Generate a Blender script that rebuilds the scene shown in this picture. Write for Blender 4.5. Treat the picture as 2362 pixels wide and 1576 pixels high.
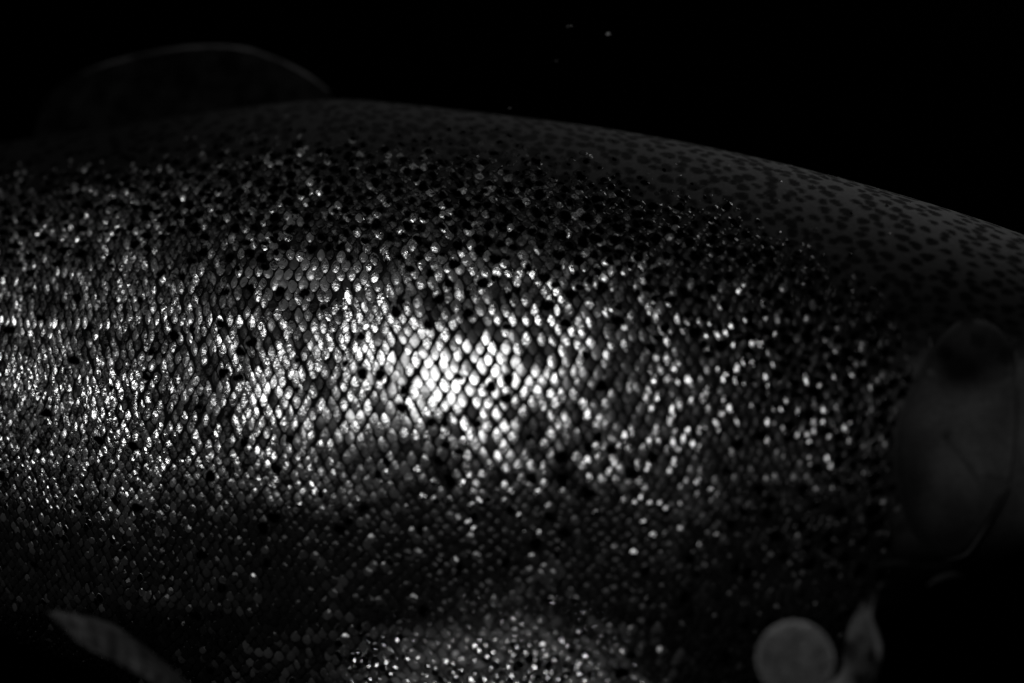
import bpy, math
import numpy as np
from mathutils import Vector

rng = np.random.default_rng(11)
S = bpy.context.scene
for o in list(bpy.data.objects):
    bpy.data.objects.remove(o)

# ------------------------------------------------------------------ camera
CAM_D = 0.65                       # camera to the fish's middle plane, metres
K = 0.42 / 0.65 / 2362             # metres per photo pixel per metre of depth
CX, CY = 1181.0, 788.0
cd = bpy.data.cameras.new('camera'); cam = bpy.data.objects.new('camera', cd)
S.collection.objects.link(cam); S.camera = cam
cam.location = (0, -CAM_D, 0); cam.rotation_euler = (math.radians(90), 0, 0)
cd.sensor_width = 36; cd.lens = 36 / (0.42 / 0.65); cd.clip_start = 0.01; cd.clip_end = 20
cd.dof.use_dof = True; cd.dof.focus_distance = 0.622; cd.dof.aperture_fstop = 2.0

# ------------------------------------------------------------------ world: unlit water
w = bpy.data.worlds.new('World'); S.world = w; w.use_nodes = True
w.node_tree.nodes['Background'].inputs[0].default_value = (0.5, 0.5, 0.5, 1)
w.node_tree.nodes['Background'].inputs[1].default_value = 0.0012

# ------------------------------------------------------------------ lamps
def area(name, loc, target, size, power, spread=180):
    l = bpy.data.lights.new(name, 'AREA'); l.shape = 'DISK'; l.size = size; l.energy = power
    l.spread = math.radians(spread); l.color = (1, 1, 1)
    o = bpy.data.objects.new(name, l); S.collection.objects.link(o)
    o.location = loc
    o.rotation_euler = (Vector(target) - Vector(loc)).to_track_quat('-Z', 'Y').to_euler()
    return o
KEY_LOC = (-0.30, -0.53, 0.265)
key = area('key_lamp', KEY_LOC, (-0.03, -0.06, -0.01), 0.11, 1.85)
key.data.shape = 'ELLIPSE'; key.data.size = 0.56; key.data.size_y = 0.22
rim = area('rim_lamp', (0.36, 0.12, 0.50), (0.13, 0.0, 0.07), 0.14, 0.26, 70)
low = area('low_lamp', (-0.17, -0.41, -0.355), (-0.01, -0.06, -0.172), 0.014, 0.075, 19)

S.view_settings.view_transform = 'Standard'; S.view_settings.look = 'None'
S.view_settings.exposure = 0; S.view_settings.gamma = 1
S.cycles.use_denoising = True
S.cycles.max_bounces = 6; S.cycles.transparent_max_bounces = 8
S.cycles.sample_clamp_direct = 14; S.cycles.sample_clamp_indirect = 2

# ------------------------------------------------------------------ helpers
def smooth_interp(xs, pts, sig=60):
    px = np.arange(-2800, 3300, 10.0)
    a = np.array(pts, float)
    v = np.interp(px, a[:, 0], a[:, 1])
    k = np.exp(-0.5 * (np.arange(-30, 31) * 10 / sig) ** 2); k /= k.sum()
    vp = np.concatenate([np.full(30, v[0]), v, np.full(30, v[-1])])
    vs = np.convolve(vp, k, 'valid')
    return np.interp(xs, px, vs)
TOP = [(-2800,640),(-1700,600),(-1300,560),(-800,470),(-300,360),(0,312),(300,266),(500,232),(765,203),(1000,228),(1200,251),
       (1400,277),(1600,313),(1800,358),(2000,412),(2200,474),(2362,530),(2600,625),(2850,760),(2990,890),(3300,900)]
BOT = [(-2800,840),(-1700,880),(-1300,930),(-800,1130),(-300,1330),(0,1425),(200,1500),(400,1585),(700,1655),(1100,1700),(1500,1690),
       (1750,1630),(1900,1545),(2000,1440),(2100,1375),(2200,1330),(2362,1270),(2600,1190),(2850,1070),(2990,960),(3300,950)]
WID = [(-2800,.005),(-1700,.010),(-800,.032),(0,.050),(500,.058),(1000,.061),(1500,.0595),(1900,.054),(2200,.046),(2600,.036),
       (2850,.024),(2990,.008),(3300,.004)]
YAW = math.tan(math.radians(11)); ROLL = math.tan(math.radians(12))

def depth_mid(s):
    return 0.65 - (s - CX) * K * 0.65 * YAW
def body(s, ph):
    """point on the fish: s = station along the body, ph = -pi/2 belly .. pi/2 back on the near side"""
    s = np.asarray(s, float); ph = np.asarray(ph, float)
    d = depth_mid(s)
    X = (s - CX) * K * d
    zt = (CY - smooth_interp(s, TOP)) * K * d; zb = (CY - smooth_interp(s, BOT)) * K * d
    wd = smooth_interp(s, WID)
    zc = (zt + zb) / 2; h = (zt - zb) / 2
    c = np.cos(ph); sn = np.sin(ph)
    z = zc + h * np.sign(sn) * np.abs(sn)
    y = (d - CAM_D) - wd * np.sign(c) * np.abs(c) ** 0.92 + ROLL * (z - zc)
    return np.stack([X, y, z], -1)
def frame(s, ph):
    e = 4.0; f = 0.01
    P = body(s, ph)
    T = (body(s + e, ph) - body(s - e, ph)) / (2 * e)
    B = (body(s, ph + f) - body(s, ph - f)) / (2 * f)
    lt = np.linalg.norm(T, axis=-1); lb = np.linalg.norm(B, axis=-1)
    Tn = T / lt[..., None]
    N = np.cross(T, B); N /= np.linalg.norm(N, axis=-1)[..., None]
    if np.mean(N[..., 1]) > 0: N = -N
    Bn = B / np.maximum(lb, 1e-9)[..., None]          # along the scale columns, so the gaps stay even
    return P, Tn, Bn, N, lt, lb
def project(P):
    d = P[..., 1] + CAM_D
    return P[..., 0] / (K * d) + CX, CY - P[..., 2] / (K * d)
def from_photo(px, py, it=14):
    """station and angle on the near flank seen at a photo pixel"""
    px = np.asarray(px, float); py = np.asarray(py, float)
    s = px.copy()
    t = smooth_interp(s, TOP); b = smooth_interp(s, BOT)
    ph = np.arcsin(np.clip(((t + b) / 2 - py) / ((b - t) / 2), -.95, .95))
    for _ in range(it):
        qx, qy = project(body(s, ph)); _, qy2 = project(body(s, ph + .01))
        g = (qy2 - qy) / .01
        g = np.where(np.abs(g) < 80, -80, g)
        s = s + np.clip(px - qx, -120, 120)
        ph = np.clip(ph + np.clip((py - qy) / g, -.25, .25), -1.5, 1.5)
    return s, ph

def lf_noise(shape, sig, seed):
    r = np.random.default_rng(seed).normal(size=shape)
    def blur(a, ax):
        n = int(3 * sig); k = np.exp(-0.5 * (np.arange(-n, n + 1) / sig) ** 2); k /= k.sum()
        return np.apply_along_axis(lambda v: np.convolve(np.pad(v, n, mode='wrap'), k, 'valid'), ax, a)
    r = blur(blur(r, 0), 1)
    return r / r.std()
def sample(m, x, y):      # bilinear, wrapping
    H, W = m.shape
    x = np.mod(x, W); y = np.mod(y, H)
    x0 = np.floor(x).astype(int); y0 = np.floor(y).astype(int)
    fx = x - x0; fy = y - y0
    x0 %= W; y0 %= H; x1 = (x0 + 1) % W; y1 = (y0 + 1) % H
    return (m[y0, x0]*(1-fx)*(1-fy) + m[y0, x1]*fx*(1-fy) + m[y1, x0]*(1-fx)*fy + m[y1, x1]*fx*fy)
def sstep(a, b, x):
    t = np.clip((x - a) / (b - a), 0, 1); return t * t * (3 - 2 * t)

def mesh_np(name, verts, quads, tris, mat, parent=None, attrs=None, smooth=True):
    me = bpy.data.meshes.new(name)
    nq, nt = len(quads), len(tris)
    me.vertices.add(len(verts)); me.vertices.foreach_set('co', np.asarray(verts, np.float32).ravel())
    li = np.concatenate([np.asarray(quads, np.int32).ravel(), np.asarray(tris, np.int32).ravel()]).astype(np.int32)
    me.loops.add(len(li)); me.loops.foreach_set('vertex_index', li)
    st = np.concatenate([np.arange(nq) * 4, nq * 4 + np.arange(nt) * 3]).astype(np.int32)
    me.polygons.add(nq + nt); me.polygons.foreach_set('loop_start', st)
    me.polygons.foreach_set('use_smooth', np.full(nq + nt, smooth))
    me.update(calc_edges=True); me.validate()
    for k, v in (attrs or {}).items():
        a = me.attributes.new(k, 'FLOAT', 'POINT'); a.data.foreach_set('value', np.asarray(v, np.float32).ravel())
    me.materials.append(mat)
    o = bpy.data.objects.new(name, me); S.collection.objects.link(o)
    if parent: o.parent = parent
    return o
def grid_quads(nu, nv, wrap_v=False):
    i = np.arange(nu - 1)[:, None]; j = np.arange(nv if wrap_v else nv - 1)[None, :]
    j1 = (j + 1) % nv
    return np.stack([i*nv + j, (i+1)*nv + j, (i+1)*nv + j1, i*nv + j1], -1).reshape(-1, 4)

# ------------------------------------------------------------------ materials (neutral greys: the photograph is monochrome)
def new_mat(name):
    m = bpy.data.materials.new(name); m.use_nodes = True
    nt = m.node_tree; return m, nt, nt.nodes['Principled BSDF']
def N(nt, t, **kw):
    n = nt.nodes.new(t)
    for k, v in kw.items(): setattr(n, k, v)
    return n
def math_n(nt, op, a, b=None, clamp=False):
    n = N(nt, 'ShaderNodeMath', operation=op); n.use_clamp = clamp
    for i, v in enumerate((a, b)):
        if v is None: continue
        if isinstance(v, (int, float)): n.inputs[i].default_value = v
        else: nt.links.new(v, n.inputs[i])
    return n.outputs[0]
def noise(nt, scale, detail=2, rough=.5, vec=None, dist=0.0):
    n = N(nt, 'ShaderNodeTexNoise'); n.inputs['Distortion'].default_value = dist; n.inputs['Scale'].default_value = scale
    n.inputs['Detail'].default_value = detail; n.inputs['Roughness'].default_value = rough
    if vec is None:
        tc = N(nt, 'ShaderNodeTexCoord'); vec = tc.outputs['Object']
    nt.links.new(vec, n.inputs['Vector']); return n.outputs['Fac']
def attr(nt, name):
    n = N(nt, 'ShaderNodeAttribute'); n.attribute_name = name; return n.outputs['Fac']
def mapr(nt, v, a, b, c, d):
    n = N(nt, 'ShaderNodeMapRange'); nt.links.new(v, n.inputs[0])
    for i, x in enumerate((a, b, c, d)): n.inputs[i + 1].default_value = x
    return n.outputs[0]
def grey(nt, v, bsdf):
    c = N(nt, 'ShaderNodeCombineColor')
    for i in range(3): nt.links.new(v, c.inputs[i])
    nt.links.new(c.outputs[0], bsdf.inputs['Base Color'])
def bump(nt, h, strength, dist, bsdf):
    b = N(nt, 'ShaderNodeBump'); nt.links.new(h, b.inputs['Height'])
    if isinstance(strength, (int, float)): b.inputs['Strength'].default_value = strength
    else: nt.links.new(strength, b.inputs['Strength'])
    b.inputs['Distance'].default_value = dist
    nt.links.new(b.outputs[0], bsdf.inputs['Normal'])

def mat_scales():
    m, nt, b = new_mat('silver_scales')
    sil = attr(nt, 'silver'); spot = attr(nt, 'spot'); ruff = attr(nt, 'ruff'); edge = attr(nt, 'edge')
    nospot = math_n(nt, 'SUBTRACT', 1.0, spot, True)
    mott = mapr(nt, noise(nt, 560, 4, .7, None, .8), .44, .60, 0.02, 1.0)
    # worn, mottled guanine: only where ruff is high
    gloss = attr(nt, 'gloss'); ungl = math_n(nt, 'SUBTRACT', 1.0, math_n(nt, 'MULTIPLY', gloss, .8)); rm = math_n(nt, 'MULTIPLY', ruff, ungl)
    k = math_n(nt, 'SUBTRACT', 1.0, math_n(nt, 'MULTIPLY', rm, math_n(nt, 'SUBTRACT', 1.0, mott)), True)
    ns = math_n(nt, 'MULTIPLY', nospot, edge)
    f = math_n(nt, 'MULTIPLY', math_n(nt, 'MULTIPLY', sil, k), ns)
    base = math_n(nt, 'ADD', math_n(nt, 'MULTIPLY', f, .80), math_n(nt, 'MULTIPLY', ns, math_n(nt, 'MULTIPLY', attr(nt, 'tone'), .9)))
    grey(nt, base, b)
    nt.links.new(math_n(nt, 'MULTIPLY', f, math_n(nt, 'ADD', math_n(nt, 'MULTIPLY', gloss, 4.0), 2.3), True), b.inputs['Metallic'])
    nt.links.new(math_n(nt, 'MULTIPLY', mapr(nt, ruff, 0, 1, .33, .15), math_n(nt, 'SUBTRACT', 1.0, math_n(nt, 'MULTIPLY', gloss, .35))), b.inputs['Roughness'])
    nt.links.new(math_n(nt, 'MULTIPLY', nospot, .07), b.inputs['Specular IOR Level'])
    bump(nt, noise(nt, 620, 3, .55), mapr(nt, rm, 0, 1, .12, .85), .0006, b)
    return m
def mat_skin():
    m, nt, b = new_mat('skin')
    spot = attr(nt, 'spot'); tone = attr(nt, 'tone')
    nospot = math_n(nt, 'SUBTRACT', 1.0, spot, True)
    n = mapr(nt, noise(nt, 420, 4, .6), .3, .7, .75, 1.2)
    base = math_n(nt, 'MULTIPLY', math_n(nt, 'MULTIPLY', tone, n), math_n(nt, 'MAXIMUM', nospot, .64))
    grey(nt, base, b); b.inputs['Roughness'].default_value = .75
    nt.links.new(math_n(nt, 'MULTIPLY', nospot, .06), b.inputs['Specular IOR Level'])
    bump(nt, noise(nt, 500, 3, .6), .3, .0004, b)
    return m
def mat_plain(name, lo, hi, scale, rough, spec=.3, bumpd=.0004, metal=0.0):
    m, nt, b = new_mat(name)
    grey(nt, mapr(nt, noise(nt, scale, 4, .6), .3, .7, lo, hi), b)
    b.inputs['Roughness'].default_value = rough; b.inputs['Specular IOR Level'].default_value = spec
    b.inputs['Metallic'].default_value = metal
    bump(nt, noise(nt, scale * 4, 3, .6), .3, bumpd, b)
    return m
M_SCALE = mat_scales(); M_SKIN = mat_skin()
M_GILL = mat_plain('gill_plate_skin', -.003, .012, 60, .6, .06, .0006)
M_FIN = mat_plain('fin_membrane', -.0012, .0036, 90, .8, .03)
M_FINRIM = mat_plain('fin_edge', -.03, .040, 22, .7, .05)
M_MEMB = mat_plain('gill_membrane_edge', -.012, .022, 22, .7, .05)
M_FLESH = mat_plain('pale_fin_flesh', -.035, .13, 60, .6, .15, .0008)
M_EYE = mat_plain('eye_black', .003, .005, 100, .1, .5)
M_IRIS = mat_plain('iris_silver', .2, .4, 400, .3, .5, metal=.8)

# ------------------------------------------------------------------ setting: dark water far behind
m, nt, b = new_mat('dark_water')
grey(nt, mapr(nt, noise(nt, 1.5, 2), .3, .7, .0015, .004), b); b.inputs['Roughness'].default_value = 1; b.inputs['Specular IOR Level'].default_value = 0
a = np.linspace(-1.3, 1.3, 33); zz = np.linspace(-2.2, 2.2, 17)
A, Z = np.meshgrid(a, zz, indexing='ij')
water = mesh_np('water', np.stack([3 * np.sin(A), 3 * np.cos(A) - .6, Z], -1).reshape(-1, 3), grid_quads(33, 17), [], m)
water['kind'] = 'structure'; water['label'] = 'black unlit water behind the fish'

# ------------------------------------------------------------------ fish
fish = bpy.data.objects.new('fish', None); S.collection.objects.link(fish)
fish.empty_display_size = .02
fish['label'] = 'large spotted silver trout seen from the side, its flank covered in glittering scales'
fish['category'] = 'fish'

# arc length across the flank at station 1000, in photo pixels
PHI = np.linspace(-math.pi/2, math.pi/2, 721)
c = body(np.full(721, 1000.0), PHI)
ARC = np.concatenate([[0], np.cumsum(np.linalg.norm(np.diff(c, axis=0), axis=1))]) / (K * .62)
ATOT = ARC[-1]
def arc_of(ph): return np.interp(ph, PHI, ARC)
def phi_of(a): return np.interp(a, ARC, PHI)

# black spots laid out over (station, arc), denser on the back
def spot_radius_map():
    W, H = 1750, int(ATOT / 2) + 20         # 2 px per cell, stations -400 .. 3100
    m = np.zeros((H, W), np.float32)
    pts = []
    cell = {}
    tries = 26000
    xs = rng.uniform(-380, 3080, tries); aa = rng.uniform(0, ATOT, tries); uu = rng.random(tries)
    ph = phi_of(aa); qx, qy = project(body(xs, ph))
    top = smooth_interp(xs, TOP)
    dtop = qy - top
    # how likely a spot is: many on the back, few low down, more towards the head
    low = np.interp(qx, [0, 700, 1500, 1800, 2050, 2400], [330, 360, 400, 560, 720, 400])
    dens = 1 - sstep(low * .7, low * 1.25, dtop) 
    dens = np.maximum(dens, .035 + .10 * sstep(1500, 1900, qx) * (qx < 2060))
    dens = np.where(qx > 2110, np.where(qy > 840, .0, dens * .65), dens * .9)
    dens = np.where(qy > 1330, dens * .3, dens)
    dens = dens * np.interp(qx, [300, 900], [.4, 1])
    for i in range(tries):
        if uu[i] > dens[i]: continue
        r = rng.uniform(8, 13.5) * (1 + .15 * float(sstep(900, 1200, qx[i]))) * (1 + .22 * float(sstep(1700, 2300, qx[i])))
        dmin = r * (1.75 + .55 * (1 - dens[i]) + .25 * rng.random())
        ok = True
        gx, gy = int(xs[i] // 60), int(aa[i] // 60)
        for a1 in (-1, 0, 1):
            for b1 in (-1, 0, 1):
                for (X2, A2, r2) in cell.get((gx + a1, gy + b1), ()):
                    if (X2 - xs[i])**2 + (A2 - aa[i])**2 < (dmin*.5 + r2 * 1.05)**2: ok = False
        if ok:
            cell.setdefault((gx, gy), []).append((xs[i], aa[i], r)); pts.append((xs[i], aa[i], r))
    for (x, a_, r) in pts:
        cx, cy = (x + 400) / 2, a_ / 2; R = r / 2
        x0, x1 = max(0, int(cx - R - 3)), min(W, int(cx + R + 4)); y0, y1 = max(0, int(cy - R*1.2 - 3)), min(H, int(cy + R*1.2 + 4))
        gy_, gx_ = np.mgrid[y0:y1, x0:x1]
        ang = np.arctan2(gy_ - cy, gx_ - cx)
        rr = R * (1 + .12 * np.sin(2 * ang + x) + .09 * np.sin(3 * ang + a_))
        d = np.hypot((gx_ - cx), (gy_ - cy) / 1.08)
        m[y0:y1, x0:x1] = np.maximum(m[y0:y1, x0:x1], 1 - np.clip((d - rr + .8) / 1.8, 0, 1))
    return m
SPOT = spot_radius_map()
def spot_at(s, ph):
    x = (s + 400) / 2; y = arc_of(np.clip(ph, -1.57, 1.57)) / 2
    ok = (x > 1) & (x < SPOT.shape[1] - 2)
    return np.where(ok, sample(SPOT, np.where(ok, x, 5), np.clip(y, 0, SPOT.shape[0] - 3)), 0)

def skin_tone(qx, qy, dt):
    t = np.interp(dt, [0, 60, 160, 400], [.020, .011, .0052, .0032])  # paler at the ridge: grazing light painted into the tone
    t = t * (1 - .93 * sstep(1180, 1380, qy) * sstep(1950, 2150, qx)) * (1 - .45 * sstep(1900, 2250, qx) * sstep(60, 200, dt)) * (1 - .8 * (1 - sstep(250, 850, qx)))  # shade on the throat and rear back painted in
    n1 = sample(lf_noise((64, 64), 2.2, 77), qx / 13, qy / 13)
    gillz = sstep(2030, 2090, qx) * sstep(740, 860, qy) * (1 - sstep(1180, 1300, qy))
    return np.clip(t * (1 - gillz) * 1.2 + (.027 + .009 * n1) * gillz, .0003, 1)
# body skin: a closed tube of sections, fine on the near side
ss = np.concatenate([np.arange(-1700, -420, 40), np.arange(-420, 2450, 6), np.arange(2450, 2985, 12), [2990]])
pn = np.linspace(-math.pi/2, math.pi/2, 300); pf = np.linspace(math.pi/2, 3*math.pi/2, 60)[1:-1]
pp = np.concatenate([pn, pf])
SS, PP = np.meshgrid(ss, pp, indexing='ij')
V = body(SS, PP)
near = PP <= math.pi/2
sp = np.where(near, spot_at(SS, np.minimum(PP, math.pi/2)), 0)
qx, qy = project(V)
dt = qy - smooth_interp(SS, TOP)
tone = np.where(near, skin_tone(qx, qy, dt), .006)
nu, nv = len(ss), len(pp)
quads = grid_quads(nu, nv, True)
verts = V.reshape(-1, 3)
tailc = V[0].mean(0); nose = V[-1].mean(0) + np.array([.002, 0, 0])
verts = np.concatenate([verts, [tailc, nose]])
j = np.arange(nv); j1 = (j + 1) % nv
tris = np.concatenate([np.stack([np.full(nv, nu*nv), j, j1], -1), np.stack([np.full(nv, nu*nv+1), (nu-1)*nv + j1, (nu-1)*nv + j], -1)])
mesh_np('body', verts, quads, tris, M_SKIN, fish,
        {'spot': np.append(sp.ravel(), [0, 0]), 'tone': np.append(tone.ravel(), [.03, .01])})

# ---- scales
def build_scales():
    rows = []; a_ = 30.0; ref_ph = []
    while a_ < ATOT - 25:
        ph = float(phi_of(a_)); _, qy = project(body(np.array([1000.0]), np.array([ph])))
        dy = float(qy[0]) - 860
        sp_ = 24.5 - 9.5 * float(sstep(130, 330, abs(dy) if dy > 0 else abs(dy) * .8))
        rows.append((a_, sp_)); a_ += sp_
    cols = []; x = -380.0
    while x < 2110:
        p = float(np.interp(x, [-400, 0, 500, 1000, 1350, 1800, 2100], [13.5, 14, 19.5, 27.5, 26.5, 20, 17]))
        cols.append((x, p)); x += p
    ca = np.array(cols); ra = np.array(rows)
    J, I = np.meshgrid(np.arange(len(ra)), np.arange(len(ca)), indexing='ij')
    odd = J % 2
    s = ca[I, 0] + odd * ca[I, 1] * .5; pitch = ca[I, 1]; ar = ra[J, 0]; asp = ra[J, 1]
    s = s.ravel(); pitch = pitch.ravel(); ar = ar.ravel(); asp = asp.ravel()
    n = len(s)
    s = s + rng.normal(0, .10, n) * pitch + 6 * sample(lf_noise((128, 256), 5, 5), s / 18, ar / 18) 
    ar = ar + rng.normal(0, .10, n) * asp + 5 * sample(lf_noise((128, 256), 5, 6), s / 18, ar / 18)
    ar = np.clip(ar, 4, ATOT - 4)
    ph = phi_of(ar)
    P, T, B, Nn, lt, lb = frame(s, ph)
    qx, qy = project(P)
    # the shoulder ends along the gill opening
    edge_x = np.interp(qy, [500, 700, 800, 900, 1000, 1100, 1200, 1300, 1400, 1600], [2330, 2200, 2150, 2085, 2052, 2045, 2058, 2050, 2010, 1960]) + rng.normal(0, 9, n)
    keep = (qx < edge_x) & (qy > 200)
    s, pitch, ar, asp, ph, P, T, B, Nn, lt, lb, qx, qy = [v[keep] for v in (s, pitch, ar, asp, ph, P, T, B, Nn, lt, lb, qx, qy)]
    n = len(s)
    dphi = (phi_of(np.clip(ar + 1, 0, ATOT)) - phi_of(np.clip(ar - 1, 0, ATOT))) / 2 * asp
    belly0 = sstep(1100, 1250, qy)
    ha = lt * pitch * .5 * (.96 + .02 * belly0) * rng.uniform(.82, 1.06, n)
    hb = lb * np.abs(dphi) * (.93 + .03 * belly0) * rng.uniform(.82, 1.06, n)
    # silver of each scale, with highlight and shade painted into it
    top = smooth_interp(s, TOP); bot = smooth_interp(s, BOT)
    dt = qy - top
    n1 = sample(lf_noise((128, 256), 2.2, 21), qx / 20, qy / 20)
    n2 = sample(lf_noise((128, 256), 4, 22), qx / 20, qy / 20)
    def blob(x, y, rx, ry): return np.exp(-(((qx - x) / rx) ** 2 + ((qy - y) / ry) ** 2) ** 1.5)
    hilite = np.maximum.reduce([blob(1060, 850, 300, 140), .9*blob(1330, 820, 120, 60), .85*blob(880, 960, 210, 70), .8*blob(1130, 1010, 120, 70),
                              .5*blob(980, 840, 520, 250), .8*blob(720, 640, 190, 60), .7*blob(640, 900, 110, 60), .6*blob(760, 750, 260, 22), .6*blob(1130, 610, 90, 50)])  # painted highlight: brighter, smoother scales where the flank catches the light
    bad = np.maximum.reduce([blob(1180, 680, 110, 45), blob(1240, 590, 60, 55), .8*blob(760, 880, 60, 60), .8*blob(1450, 720, 60, 60), .7*blob(1420, 900, 40, 70),
                             .8*blob(560, 520, 60, 30)])
    lo_ = np.interp(qx, [0, 800, 1200, 1600, 2000], [50, 80, 115, 170, 270]); back = sstep(lo_, lo_ + np.interp(qx, [0, 800, 1600, 2000], [130, 240, 300, 300]), dt)
    under = 1 - .74 * sstep(1020, 1250, qy) + .30 * sstep(1400, 1450, qy) * blob(1080, 1540, 480, 130) - .22 * sstep(1380, 1440, qy)  # lower flank shade and the belly glint strip, painted into the silver
    sil = .50 + .20 * n1 + .10 * n2 + rng.normal(0, .22, n)
    sil = sil * (1 - .55 * bad)
    sil = sil + (0.55 + rng.normal(0, .13, n) - sil) * hilite * (1 - .6*bad) * .9
    pd = .34 - .14 * (1 - sstep(700, 1300, qx)) * sstep(560, 680, qy) + .38 * (1 - sstep(200, 480, dt)) + .25 * sstep(1450, 2000, qx) + .50 * sstep(1060, 1260, qy) - .85 * sstep(1400, 1450, qy) * blob(1080, 1540, 480, 130) + .10 * n2 + .25 * bad  # share of dark scales follows the lit and shaded zones
    pd = pd + .2 * sstep(1150, 1300, qy) * (1 - sstep(600, 900, qx))
    pd = np.clip(pd * (1 - .9 * hilite), .02, .97)
    drop = rng.random(n) < pd; sil[drop] *= rng.uniform(.01, .14, drop.sum())
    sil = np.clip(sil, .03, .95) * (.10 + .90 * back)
    sil *= np.interp(qx, [1350, 2000], [1, .5]) * under * (1 - .9 * sstep(1950, 2150, qx) * (1 - sstep(700, 860, qy))) * (1 - .35 * (edge_x[keep] - qx < 40))  # light falling off towards the head, painted into the silver
    ly = np.interp(qx, [0, 300, 560, 700, 860, 1050], [742, 739, 743, 739, 748, 746])
    lat = np.exp(-((qy - ly) / 9) ** 2) * (1 - sstep(900, 1100, qx))
    sil = np.maximum(sil, .95 * lat * rng.uniform(.7, 1, n)); hilite = np.maximum(hilite, .45 * lat)
    belly = sstep(1080, 1250, qy); gloss = np.clip(np.maximum(belly, .6 * sstep(1350, 1750, qx)) * (1 - hilite), 0, 1)
    ruff = np.clip(.95 - .75 * hilite + rng.normal(0, .12, n), .1, 1)
    # tilt of each scale out of the skin
    sd = math.radians(6.0) * (1 - .6 * hilite) * (1 + .7 * sstep(1500, 1900, qx) + .7 * sstep(1150, 1400, qy))
    ta = rng.normal(0, 1, n) * sd + math.radians(2.5) * sample(lf_noise((128, 256), 3, 31), qx/20, qy/20)
    tb = rng.normal(0, 1, n) * sd + math.radians(2.5) * sample(lf_noise((128, 256), 3, 32), qx/20, qy/20)
    H = np.minimum(ha, hb) * (.10 + .16 * (1 - hilite) + .08 * gloss - .14 * belly) * rng.uniform(.8, 1.25, n)
    NA = 14
    an = np.arange(NA) * 2 * math.pi / NA
    pw = 1.52
    rad = (np.abs(np.cos(an)) ** pw + np.abs(np.sin(an)) ** pw) ** (-1 / pw)
    rings = [.38, .66, .86, .965, 1.0]
    la = [np.zeros(1)]; lbv = [np.zeros(1)]; hz = [np.ones(1)]; ed = [np.ones(1)]
    for k, r in enumerate(rings):
        la.append(r * rad * np.cos(an)); lbv.append(r * rad * np.sin(an))
        hz.append(np.full(NA, 1 - r ** 2.4 if k < 4 else -1.3)); ed.append(np.full(NA, [1, 1, .75, .2, .04][k]))
    la = np.concatenate(la); lbv = np.concatenate(lbv); hz = np.concatenate(hz); ed = np.concatenate(ed)
    m = len(la)
    A = ha[:, None] * la; Bv = hb[:, None] * lbv
    # pointed upper end, rounder lower end, a little shear per scale
    A = A * (1 - .16 * lbv[None]) + Bv * rng.normal(0, .07, n)[:, None]
    ang_j = rng.normal(0, 1, (n, m)) * (.05 + .12 * (1 - hilite))[:, None] * hz.clip(0, 1)[None]
    Z = H[:, None] * (hz[None] + ang_j) + A * np.tan(ta)[:, None] + Bv * np.tan(tb)[:, None] + .00028 - (.0011 * np.maximum(1 - sstep(np.interp(qx, [1200, 1700, 2100], [50, 110, 230]), np.interp(qx, [1200, 1700, 2100], [200, 270, 420]), dt + rng.normal(0, 28, n)), (1 - sstep(10, 170, edge_x[keep] - qx + rng.normal(0, 30, n))) * (qy < 850)))[:, None]
    V = P[:, None] + A[..., None] * T[:, None] + Bv[..., None] * B[:, None] + Z[..., None] * Nn[:, None]
    # spots, read at each vertex
    sv = s[:, None] + A / lt[:, None]; pv = ph[:, None] + Bv / np.maximum(lb, 1e-4)[:, None]
    spot = spot_at(sv, pv)
    off = (np.arange(n) * m)[:, None, None]
    k = np.arange(NA); k1 = (k + 1) % NA
    t = np.stack([np.zeros(NA, int), 1 + k, 1 + k1], -1)[None] + off
    q = np.concatenate([np.stack([1 + r*NA + k, 1 + (r+1)*NA + k, 1 + (r+1)*NA + k1, 1 + r*NA + k1], -1) for r in range(len(rings)-1)])[None] + off
    rep = lambda v: np.repeat(v[:, None], m, 1)
    # on the back the skin covers the scales: they sit lower there
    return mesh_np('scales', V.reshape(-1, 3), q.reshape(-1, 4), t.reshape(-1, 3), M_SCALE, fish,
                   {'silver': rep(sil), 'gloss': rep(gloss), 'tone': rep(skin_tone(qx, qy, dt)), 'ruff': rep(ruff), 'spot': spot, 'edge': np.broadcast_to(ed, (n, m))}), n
sc_obj, n_sc = build_scales()
print('scales', n_sc)

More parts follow.
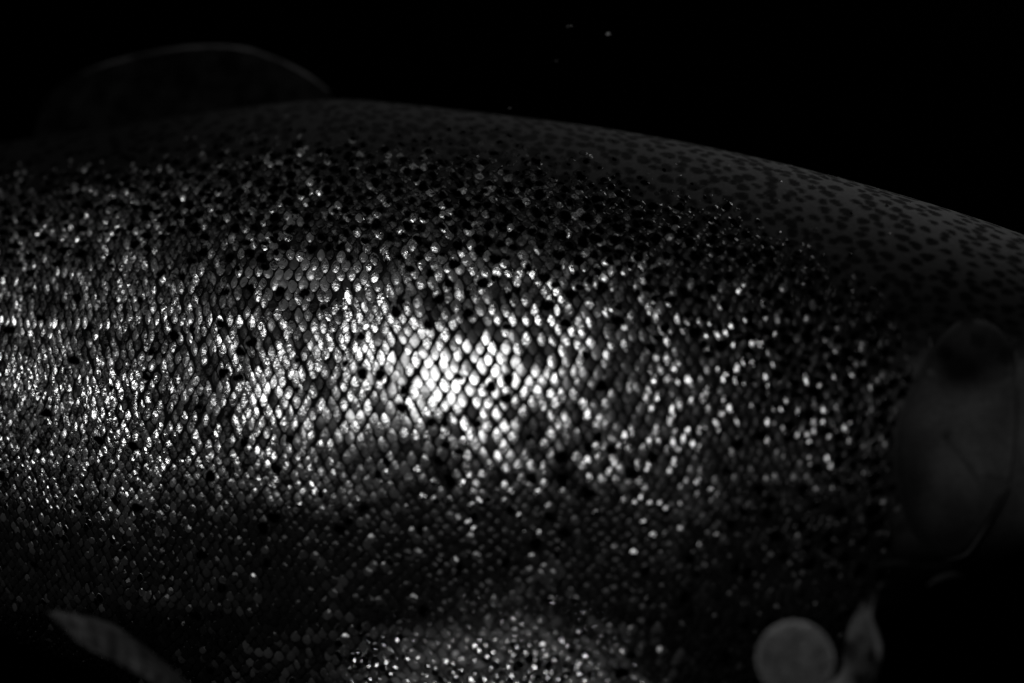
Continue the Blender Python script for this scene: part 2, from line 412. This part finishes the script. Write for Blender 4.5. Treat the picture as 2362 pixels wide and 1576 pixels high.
# ---- plates lying on the head: polar patches following the body surface
def plate(name, outline, centre, rise, mat, groove=None, rings=26, ang=120, lip=.0):
    o = np.array(outline, float)
    t = np.linspace(0, 1, len(o) + 1); oc = np.vstack([o, o[:1]])
    tt = np.arange(ang) / ang
    bx = np.interp(tt, t, oc[:, 0]); by = np.interp(tt, t, oc[:, 1])
    kk = np.array([1, 4, 6, 4, 1.]) / 16
    for _ in range(3):
        bx = sum(kk[i] * np.roll(bx, i - 2) for i in range(5)); by = sum(kk[i] * np.roll(by, i - 2) for i in range(5))
    rr = np.concatenate([np.linspace(0, .9, rings - 5)[0:], [.94, .97, .99, 1.0, 1.0]])
    gx = centre[0] + rr[:, None] * (bx - centre[0]); gy = centre[1] + rr[:, None] * (by - centre[1])
    s, ph = from_photo(gx, gy)
    P, T, B, Nn, _, _ = frame(s, ph)
    h = rise * (1 - rr[:, None] ** 3) + lip * np.exp(-((rr[:, None] - .95) / .03) ** 2) + 0 * gx
    if groove:
        for (pts, depth, wd) in groove:
            pts = np.array(pts, float); dmin = np.full(gx.shape, 1e9)
            for p0, p1 in zip(pts[:-1], pts[1:]):
                v = p1 - p0; tq = np.clip(((gx - p0[0]) * v[0] + (gy - p0[1]) * v[1]) / (v @ v), 0, 1)
                dmin = np.minimum(dmin, np.hypot(gx - p0[0] - tq * v[0], gy - p0[1] - tq * v[1]))
            h = h - depth * np.exp(-(dmin / wd) ** 2)
    h[-1] = -.001
    V = P + h[..., None] * Nn
    n1 = sample(lf_noise((64, 64), 2.2, 77), gx / 13, gy / 13)
    tone = (.031 + .010 * n1) * (1 - .75 * sstep(1090, 1270, gy)) * (.25 + .75 * sstep(780, 960, gy)) * (.3 + .7 * sstep(2060, 2180, gx))
    spot = np.zeros(gx.shape)
    for (x, y, r_) in [(2255,787,17), (2320,822,20), (2345,760,17), (2180,815,16), (2230,735,20), (2290,735,15), (2420,850,15), (2480,900,12)]:
        spot = np.maximum(spot, 1 - sstep(.75, 1.15, np.hypot(gx - x, (gy - y) * 1.1) / r_))
    return mesh_np(name, V.reshape(-1, 3), grid_quads(len(rr), ang, True), [], mat, fish, {'tone': np.clip(tone, .001, 1), 'spot': spot * .95})
gill = plate('gill_cover', [(2210,735),(2150,800),(2105,880),(2070,960),(2058,1060),(2072,1150),(2100,1225),(2150,1285),(2215,1290),(2265,1230),
                            (2300,1165),(2335,1110),(2345,1000),(2348,900),(2340,800),(2290,740)], (2200, 1020), .0012, M_SKIN,
             [([(2190,1010),(2235,1060),(2262,1105),(2340,1130)], .0016, 9), 
              ([(2150,860),(2240,900),(2330,880)], .0008, 14)], lip=.0004)
cheek = plate('cheek_plate', [(2390,760),(2362,850),(2356,960),(2360,1070),(2392,1120),(2470,1120),(2560,1060),(2600,960),(2560,860),(2480,780)],
              (2460, 950), .0014, M_SKIN, lip=.0006)

# ---- tubes and blades
def tube(name, pts, radii, mat, parent, seg=14):
    pts = np.array(pts, float); n = len(pts)
    ti = np.linspace(0, n - 1, (n - 1) * 6 + 1); 
    def cr(a):
        a = np.asarray(a, float)
        out = []
        for t in ti:
            i = min(int(t), n - 2); f = t - i
            p0, p1, p2, p3 = a[max(i-1, 0)], a[i], a[i+1], a[min(i+2, n-1)]
            out.append(.5 * (2*p1 + (p2-p0)*f + (2*p0 - 5*p1 + 4*p2 - p3)*f*f + (3*p1 - p0 - 3*p2 + p3)*f**3))
        return np.array(out)
    C = cr(pts); R = np.maximum(cr(np.array(radii, float)), 1e-4)
    if R.ndim == 1: R = np.stack([R, R], -1)
    Tt = np.gradient(C, axis=0); Tt /= np.linalg.norm(Tt, axis=1)[:, None]
    side = np.cross(Tt, [0, 1, 0]); side /= np.linalg.norm(side, axis=1)[:, None]
    up = np.cross(side, Tt)
    a = np.arange(seg) * 2 * math.pi / seg
    V = C[:, None] + R[:, 0][:, None, None] * np.cos(a)[None, :, None] * side[:, None] + R[:, 1][:, None, None] * np.sin(a)[None, :, None] * up[:, None]
    verts = np.concatenate([V.reshape(-1, 3), [C[0], C[-1]]]); m_ = len(C)
    j = np.arange(seg); j1 = (j + 1) % seg
    tr = np.concatenate([np.stack([np.full(seg, m_*seg), j1, j], -1), np.stack([np.full(seg, m_*seg+1), (m_-1)*seg + j, (m_-1)*seg + j1], -1)])
    return mesh_np(name, verts, grid_quads(m_, seg, True), tr, mat, parent)
def at(px, py, d):
    return np.array([(px - CX) * K * d, d - CAM_D, (CY - py) * K * d])

def fin(name, base, tip, d0, d1, mat, rays=16, thick=.0022, nu=90, nv=24, edge=None, curl=0):
    """blade between a base polyline and an outer polyline given in photo pixels, at depths d0 (base) and d1 (outer edge)"""
    base = np.array(base, float); tip = np.array(tip, float)
    def res(p):
        L = np.concatenate([[0], np.cumsum(np.hypot(*np.diff(p, axis=0).T))]); L /= L[-1]
        u = np.linspace(0, 1, nu); q = np.stack([np.interp(u, L, p[:, 0]), np.interp(u, L, p[:, 1])], -1)
        for _ in range(4):
            q[1:-1] = .25 * q[:-2] + .5 * q[1:-1] + .25 * q[2:]
        return q
    b_, t_ = res(base), res(tip)
    v = np.linspace(0, 1, nv)[None, :, None]; u = np.linspace(0, 1, nu)[:, None]
    Q = b_[:, None] * (1 - v) + t_[:, None] * v
    vv = np.linspace(0, 1, nv)[None, :]
    if d0 is None:                      # rooted on the ridge of the back
        db = body(b_[:, 0], np.full(nu, math.pi / 2))[:, 1][:, None] + CAM_D
        d0 = db; d1 = db + d1
    D = d0 + (d1 - d0) * vv + curl * np.sin(vv * 3) * np.sin(u * 5)
    C = np.stack([(Q[..., 0] - CX) * K * D, D - CAM_D, (CY - Q[..., 1]) * K * D], -1)
    th = thick * (1 - .75 * vv) * (1 + .35 * np.cos(u * rays * 2 * math.pi)) * np.clip(np.minimum(u, 1 - u) * 25, .15, 1)
    F = C.copy(); F[..., 1] -= th; G = C.copy(); G[..., 1] += th
    V = np.concatenate([F.reshape(-1, 3), G.reshape(-1, 3)])
    q = grid_quads(nu, nv); n0 = nu * nv
    i = np.arange(nu - 1)
    rimq = np.stack([i*nv + nv-1, (i+1)*nv + nv-1, n0 + (i+1)*nv + nv-1, n0 + i*nv + nv-1], -1)
    jj = np.arange(nv - 1)
    s1 = np.stack([jj, jj + 1, n0 + jj + 1, n0 + jj], -1); s2 = s1 + (nu - 1) * nv
    f = mesh_np(name, V, np.concatenate([q, q[:, ::-1] + n0, rimq, s1, s2[:, ::-1]]), [], mat, fish)
    return f, C
dfin, C = fin('dorsal_fin', [(60,375),(200,355),(400,325),(600,290),(775,250)],
              [(92,262),(108,225),(150,192),(215,160),(300,134),(400,114),(500,107),(570,114),(650,143),(712,176),(748,205),(775,230)],
              None, .022, M_FIN, rays=14)
# the thickened pale margin of the dorsal fin
E = C[:, -1]
tube('fin_margin', E[2:-1:6], [.0010]*len(E[2:-1:6]), M_FINRIM, dfin, 10)
fin('adipose_fin', [(-900,505),(-800,485),(-700,462)], [(-960,450),(-900,420),(-800,425),(-710,462)], .70, .70, M_FIN, rays=1, thick=.003, nu=30, nv=10)
fin('tail_fin', [(-1690,600),(-1700,740),(-1690,880)], [(-2300,330),(-2150,560),(-2120,740),(-2150,920),(-2300,1180)], .735, .735, M_FIN, rays=18)
fin('anal_fin', [(-900,1100),(-700,1180),(-500,1260)], [(-980,1280),(-850,1420),(-700,1440),(-500,1265)], .69, .70, M_FIN, rays=10)

def mat_streaks():
    m, nt, b = new_mat('glint_streaked_fin')
    tc = N(nt, 'ShaderNodeTexCoord')
    m1 = N(nt, 'ShaderNodeMapping'); m1.inputs['Rotation'].default_value = (0, math.radians(-30), 0)
    m2 = N(nt, 'ShaderNodeMapping'); m2.inputs['Scale'].default_value = (170, 300, 650)
    nt.links.new(tc.outputs['Object'], m1.inputs[0]); nt.links.new(m1.outputs[0], m2.inputs[0])
    v = m2.outputs[0]
    s = mapr(nt, noise(nt, 1.0, 4, .65, v), .46, .70, .0, .035)  # pale streaks in the colour stand in for glints
    big = mapr(nt, noise(nt, 45, 2), .38, .62, .15, 1.0)
    grey(nt, math_n(nt, 'ADD', math_n(nt, 'MULTIPLY', s, big), .004), b)
    b.inputs['Roughness'].default_value = .5; b.inputs['Specular IOR Level'].default_value = .1
    bump(nt, noise(nt, 1.0, 4, .65, v), .6, .001, b)
    return m
pel, C = fin('pelvic_fin', [(150,1452),(200,1492),(262,1522),(330,1560),(400,1600),(460,1640)],
             [(104,1410),(150,1412),(212,1424),(262,1440),(330,1490),(400,1545),(470,1610)], .552, .556, mat_streaks(), rays=9, thick=.0012)

# pectoral fin: fleshy base behind the gill, blade hanging below the frame
pec = tube('pectoral_fin', [at(2010,1362,.556), at(2001,1395,.555), at(1992,1440,.553), at(1986,1500,.552), at(1980,1570,.550), at(1930,1660,.550), at(1860,1800,.552)],
           [(.0004,.002),(.0020,.003),(.0045,.004),(.0062,.004),(.0068,.003),(.011,.003),(.010,.001)], M_FLESH, fish, 24)
tube('fin_ray', [at(2022,1370,.552), at(2008,1420,.549), at(2022,1470,.548), at(2028,1510,.547), at(2015,1570,.547)],
     [.0010,.0009,.0014,.0013,.0010], M_FLESH, pec, 12)
# folds of the gill membrane under the head
tube('gill_membrane', [at(2005,1315,.560), at(2060,1298,.557), at(2130,1308,.557), at(2190,1303,.560)], [.0005,.0012,.0010,.0005], M_GILL, fish, 12)
tube('gill_membrane', [at(2140,1352,.560), at(2165,1335,.558), at(2200,1326,.558), at(2225,1333,.560)], [.0004,.0010,.0010,.0004], M_MEMB, fish, 12)
tube('gill_membrane', [at(2022,1366,.556), at(2034,1350,.555), at(2050,1343,.556)], [.0004,.0011,.0004], M_FLESH, fish, 12)
E = [from_photo(np.array([float(a)]), np.array([float(b_)])) for a, b_ in [(2175,1292),(2225,1278),(2262,1232),(2295,1180),(2325,1125)]]
E = [frame(*e)[0][0] + frame(*e)[3][0] * .0006 for e in E]
tube('gill_edge', E, [.0002,.0006,.0007,.0006,.0002], M_MEMB, gill, 10)

# jaw and eye of the head beyond the frame
tube('upper_jaw', [at(2350,1040,.575), at(2420,1075,.572), at(2600,1050,.58), at(2800,985,.595), at(2950,920,.61)], [.004,.006,.006,.005,.003], M_GILL, fish, 14)
tube('jaw_edge', [at(2352,915,.578), at(2343,955,.574), at(2340,1000,.572), at(2344,1060,.574), at(2356,1100,.578)], [.0005,.0010,.0013,.0010,.0005], M_FLESH, fish, 12)
s_, p_ = from_photo(np.array([2640.]), np.array([830.])); ep, _, _, en, _, _ = frame(s_, p_)
def ball(name, c, r, mat, parent, scale=(1, 1, 1), nu=24, nv=32):
    th = np.linspace(0.02, math.pi - .02, nu); fi = np.arange(nv) * 2 * math.pi / nv
    TH, FI = np.meshgrid(th, fi, indexing='ij')
    V = np.stack([np.sin(TH)*np.cos(FI)*scale[0], np.cos(TH)*scale[1], np.sin(TH)*np.sin(FI)*scale[2]], -1) * r
    vv = np.concatenate([V.reshape(-1, 3), [[0, r*scale[1], 0], [0, -r*scale[1], 0]]])
    j = np.arange(nv); j1 = (j + 1) % nv
    tr = np.concatenate([np.stack([np.full(nv, nu*nv), j, j1], -1), np.stack([np.full(nv, nu*nv+1), (nu-1)*nv+j1, (nu-1)*nv+j], -1)])
    o = mesh_np(name, vv, grid_quads(nu, nv, True)[:, ::-1], tr, mat, parent)
    o.location = c; return o
eye = ball('eye', ep[0] + en[0] * -.004, .013, M_IRIS, fish, (1, .6, 1))
ball('pupil', (0, -.0045, 0), .0065, M_EYE, eye, (1, .6, 1))

# ------------------------------------------------------------------ things adrift in the water
def mat_speck_blur():
    m = bpy.data.materials.new('milky_film'); m.use_nodes = True; nt = m.node_tree
    b = nt.nodes['Principled BSDF']; out = nt.nodes['Material Output']
    tr = N(nt, 'ShaderNodeBsdfTransparent'); mx = N(nt, 'ShaderNodeMixShader')
    lw = N(nt, 'ShaderNodeLayerWeight'); lw.inputs['Blend'].default_value = .5
    c = math_n(nt, 'SUBTRACT', 1.0, lw.outputs['Facing'])                  # cosine of the view angle
    al = math_n(nt, 'DIVIDE', .068, math_n(nt, 'MAXIMUM', c, .17), True)     # a thin film looks denser at a slant
    al = math_n(nt, 'MULTIPLY', al, mapr(nt, noise(nt, 260, 5, .7), .35, .65, .4, 1.6))
    grey(nt, mapr(nt, noise(nt, 200, 3), .3, .7, .35, .5), b); b.inputs['Roughness'].default_value = .9
    b.inputs['Specular IOR Level'].default_value = 0
    nt.links.new(al, mx.inputs[0]); nt.links.new(tr.outputs[0], mx.inputs[1]); nt.links.new(b.outputs[0], mx.inputs[2])
    nt.links.new(mx.outputs[0], out.inputs['Surface'])
    return m
d = .535
disc = ball('speck_blur', tuple(at(1834, 1522, d)), 89 * K * d, mat_speck_blur(), None, nu=48, nv=64)  # film ball standing in for the defocus disc of a small speck
disc['label'] = 'round milky translucent ball standing in for the out-of-focus blur of a speck, in front of the belly beside the pectoral fin'
disc['category'] = 'speck_blur'
M_SPECK = mat_plain('pale_speck', .3, .6, 900, .8)
specks = [(1403, 79, 5.0, .66, .5, 'brightest pale speck adrift in the black water high above the back'),
          (1313, 62, 7, .60, .015, 'faint blurred speck just left of the brightest speck'),
          (1283, 141, 3, .66, .05, 'tiny dim speck in the water between the fin and the brightest speck'),
          (1176, 250, 3.5, .65, .07, 'tiny dim speck floating just above the edge of the back')]
for (px, py, r, d, br, lab) in specks:
    mt = mat_plain('pale_speck', br * .25, br * .5, 900, .8)
    o = ball('speck', tuple(at(px, py, d)), r * K * d, mt, None, (1.1, .8, .7), 10, 14)
    me = o.data
    for v in me.vertices:
        v.co *= 1 + .18 * math.sin(v.co.x * 9000 + 2) * math.cos(v.co.z * 8000)
    o['label'] = lab; o['category'] = 'speck'; o['group'] = 'specks drifting in the water'
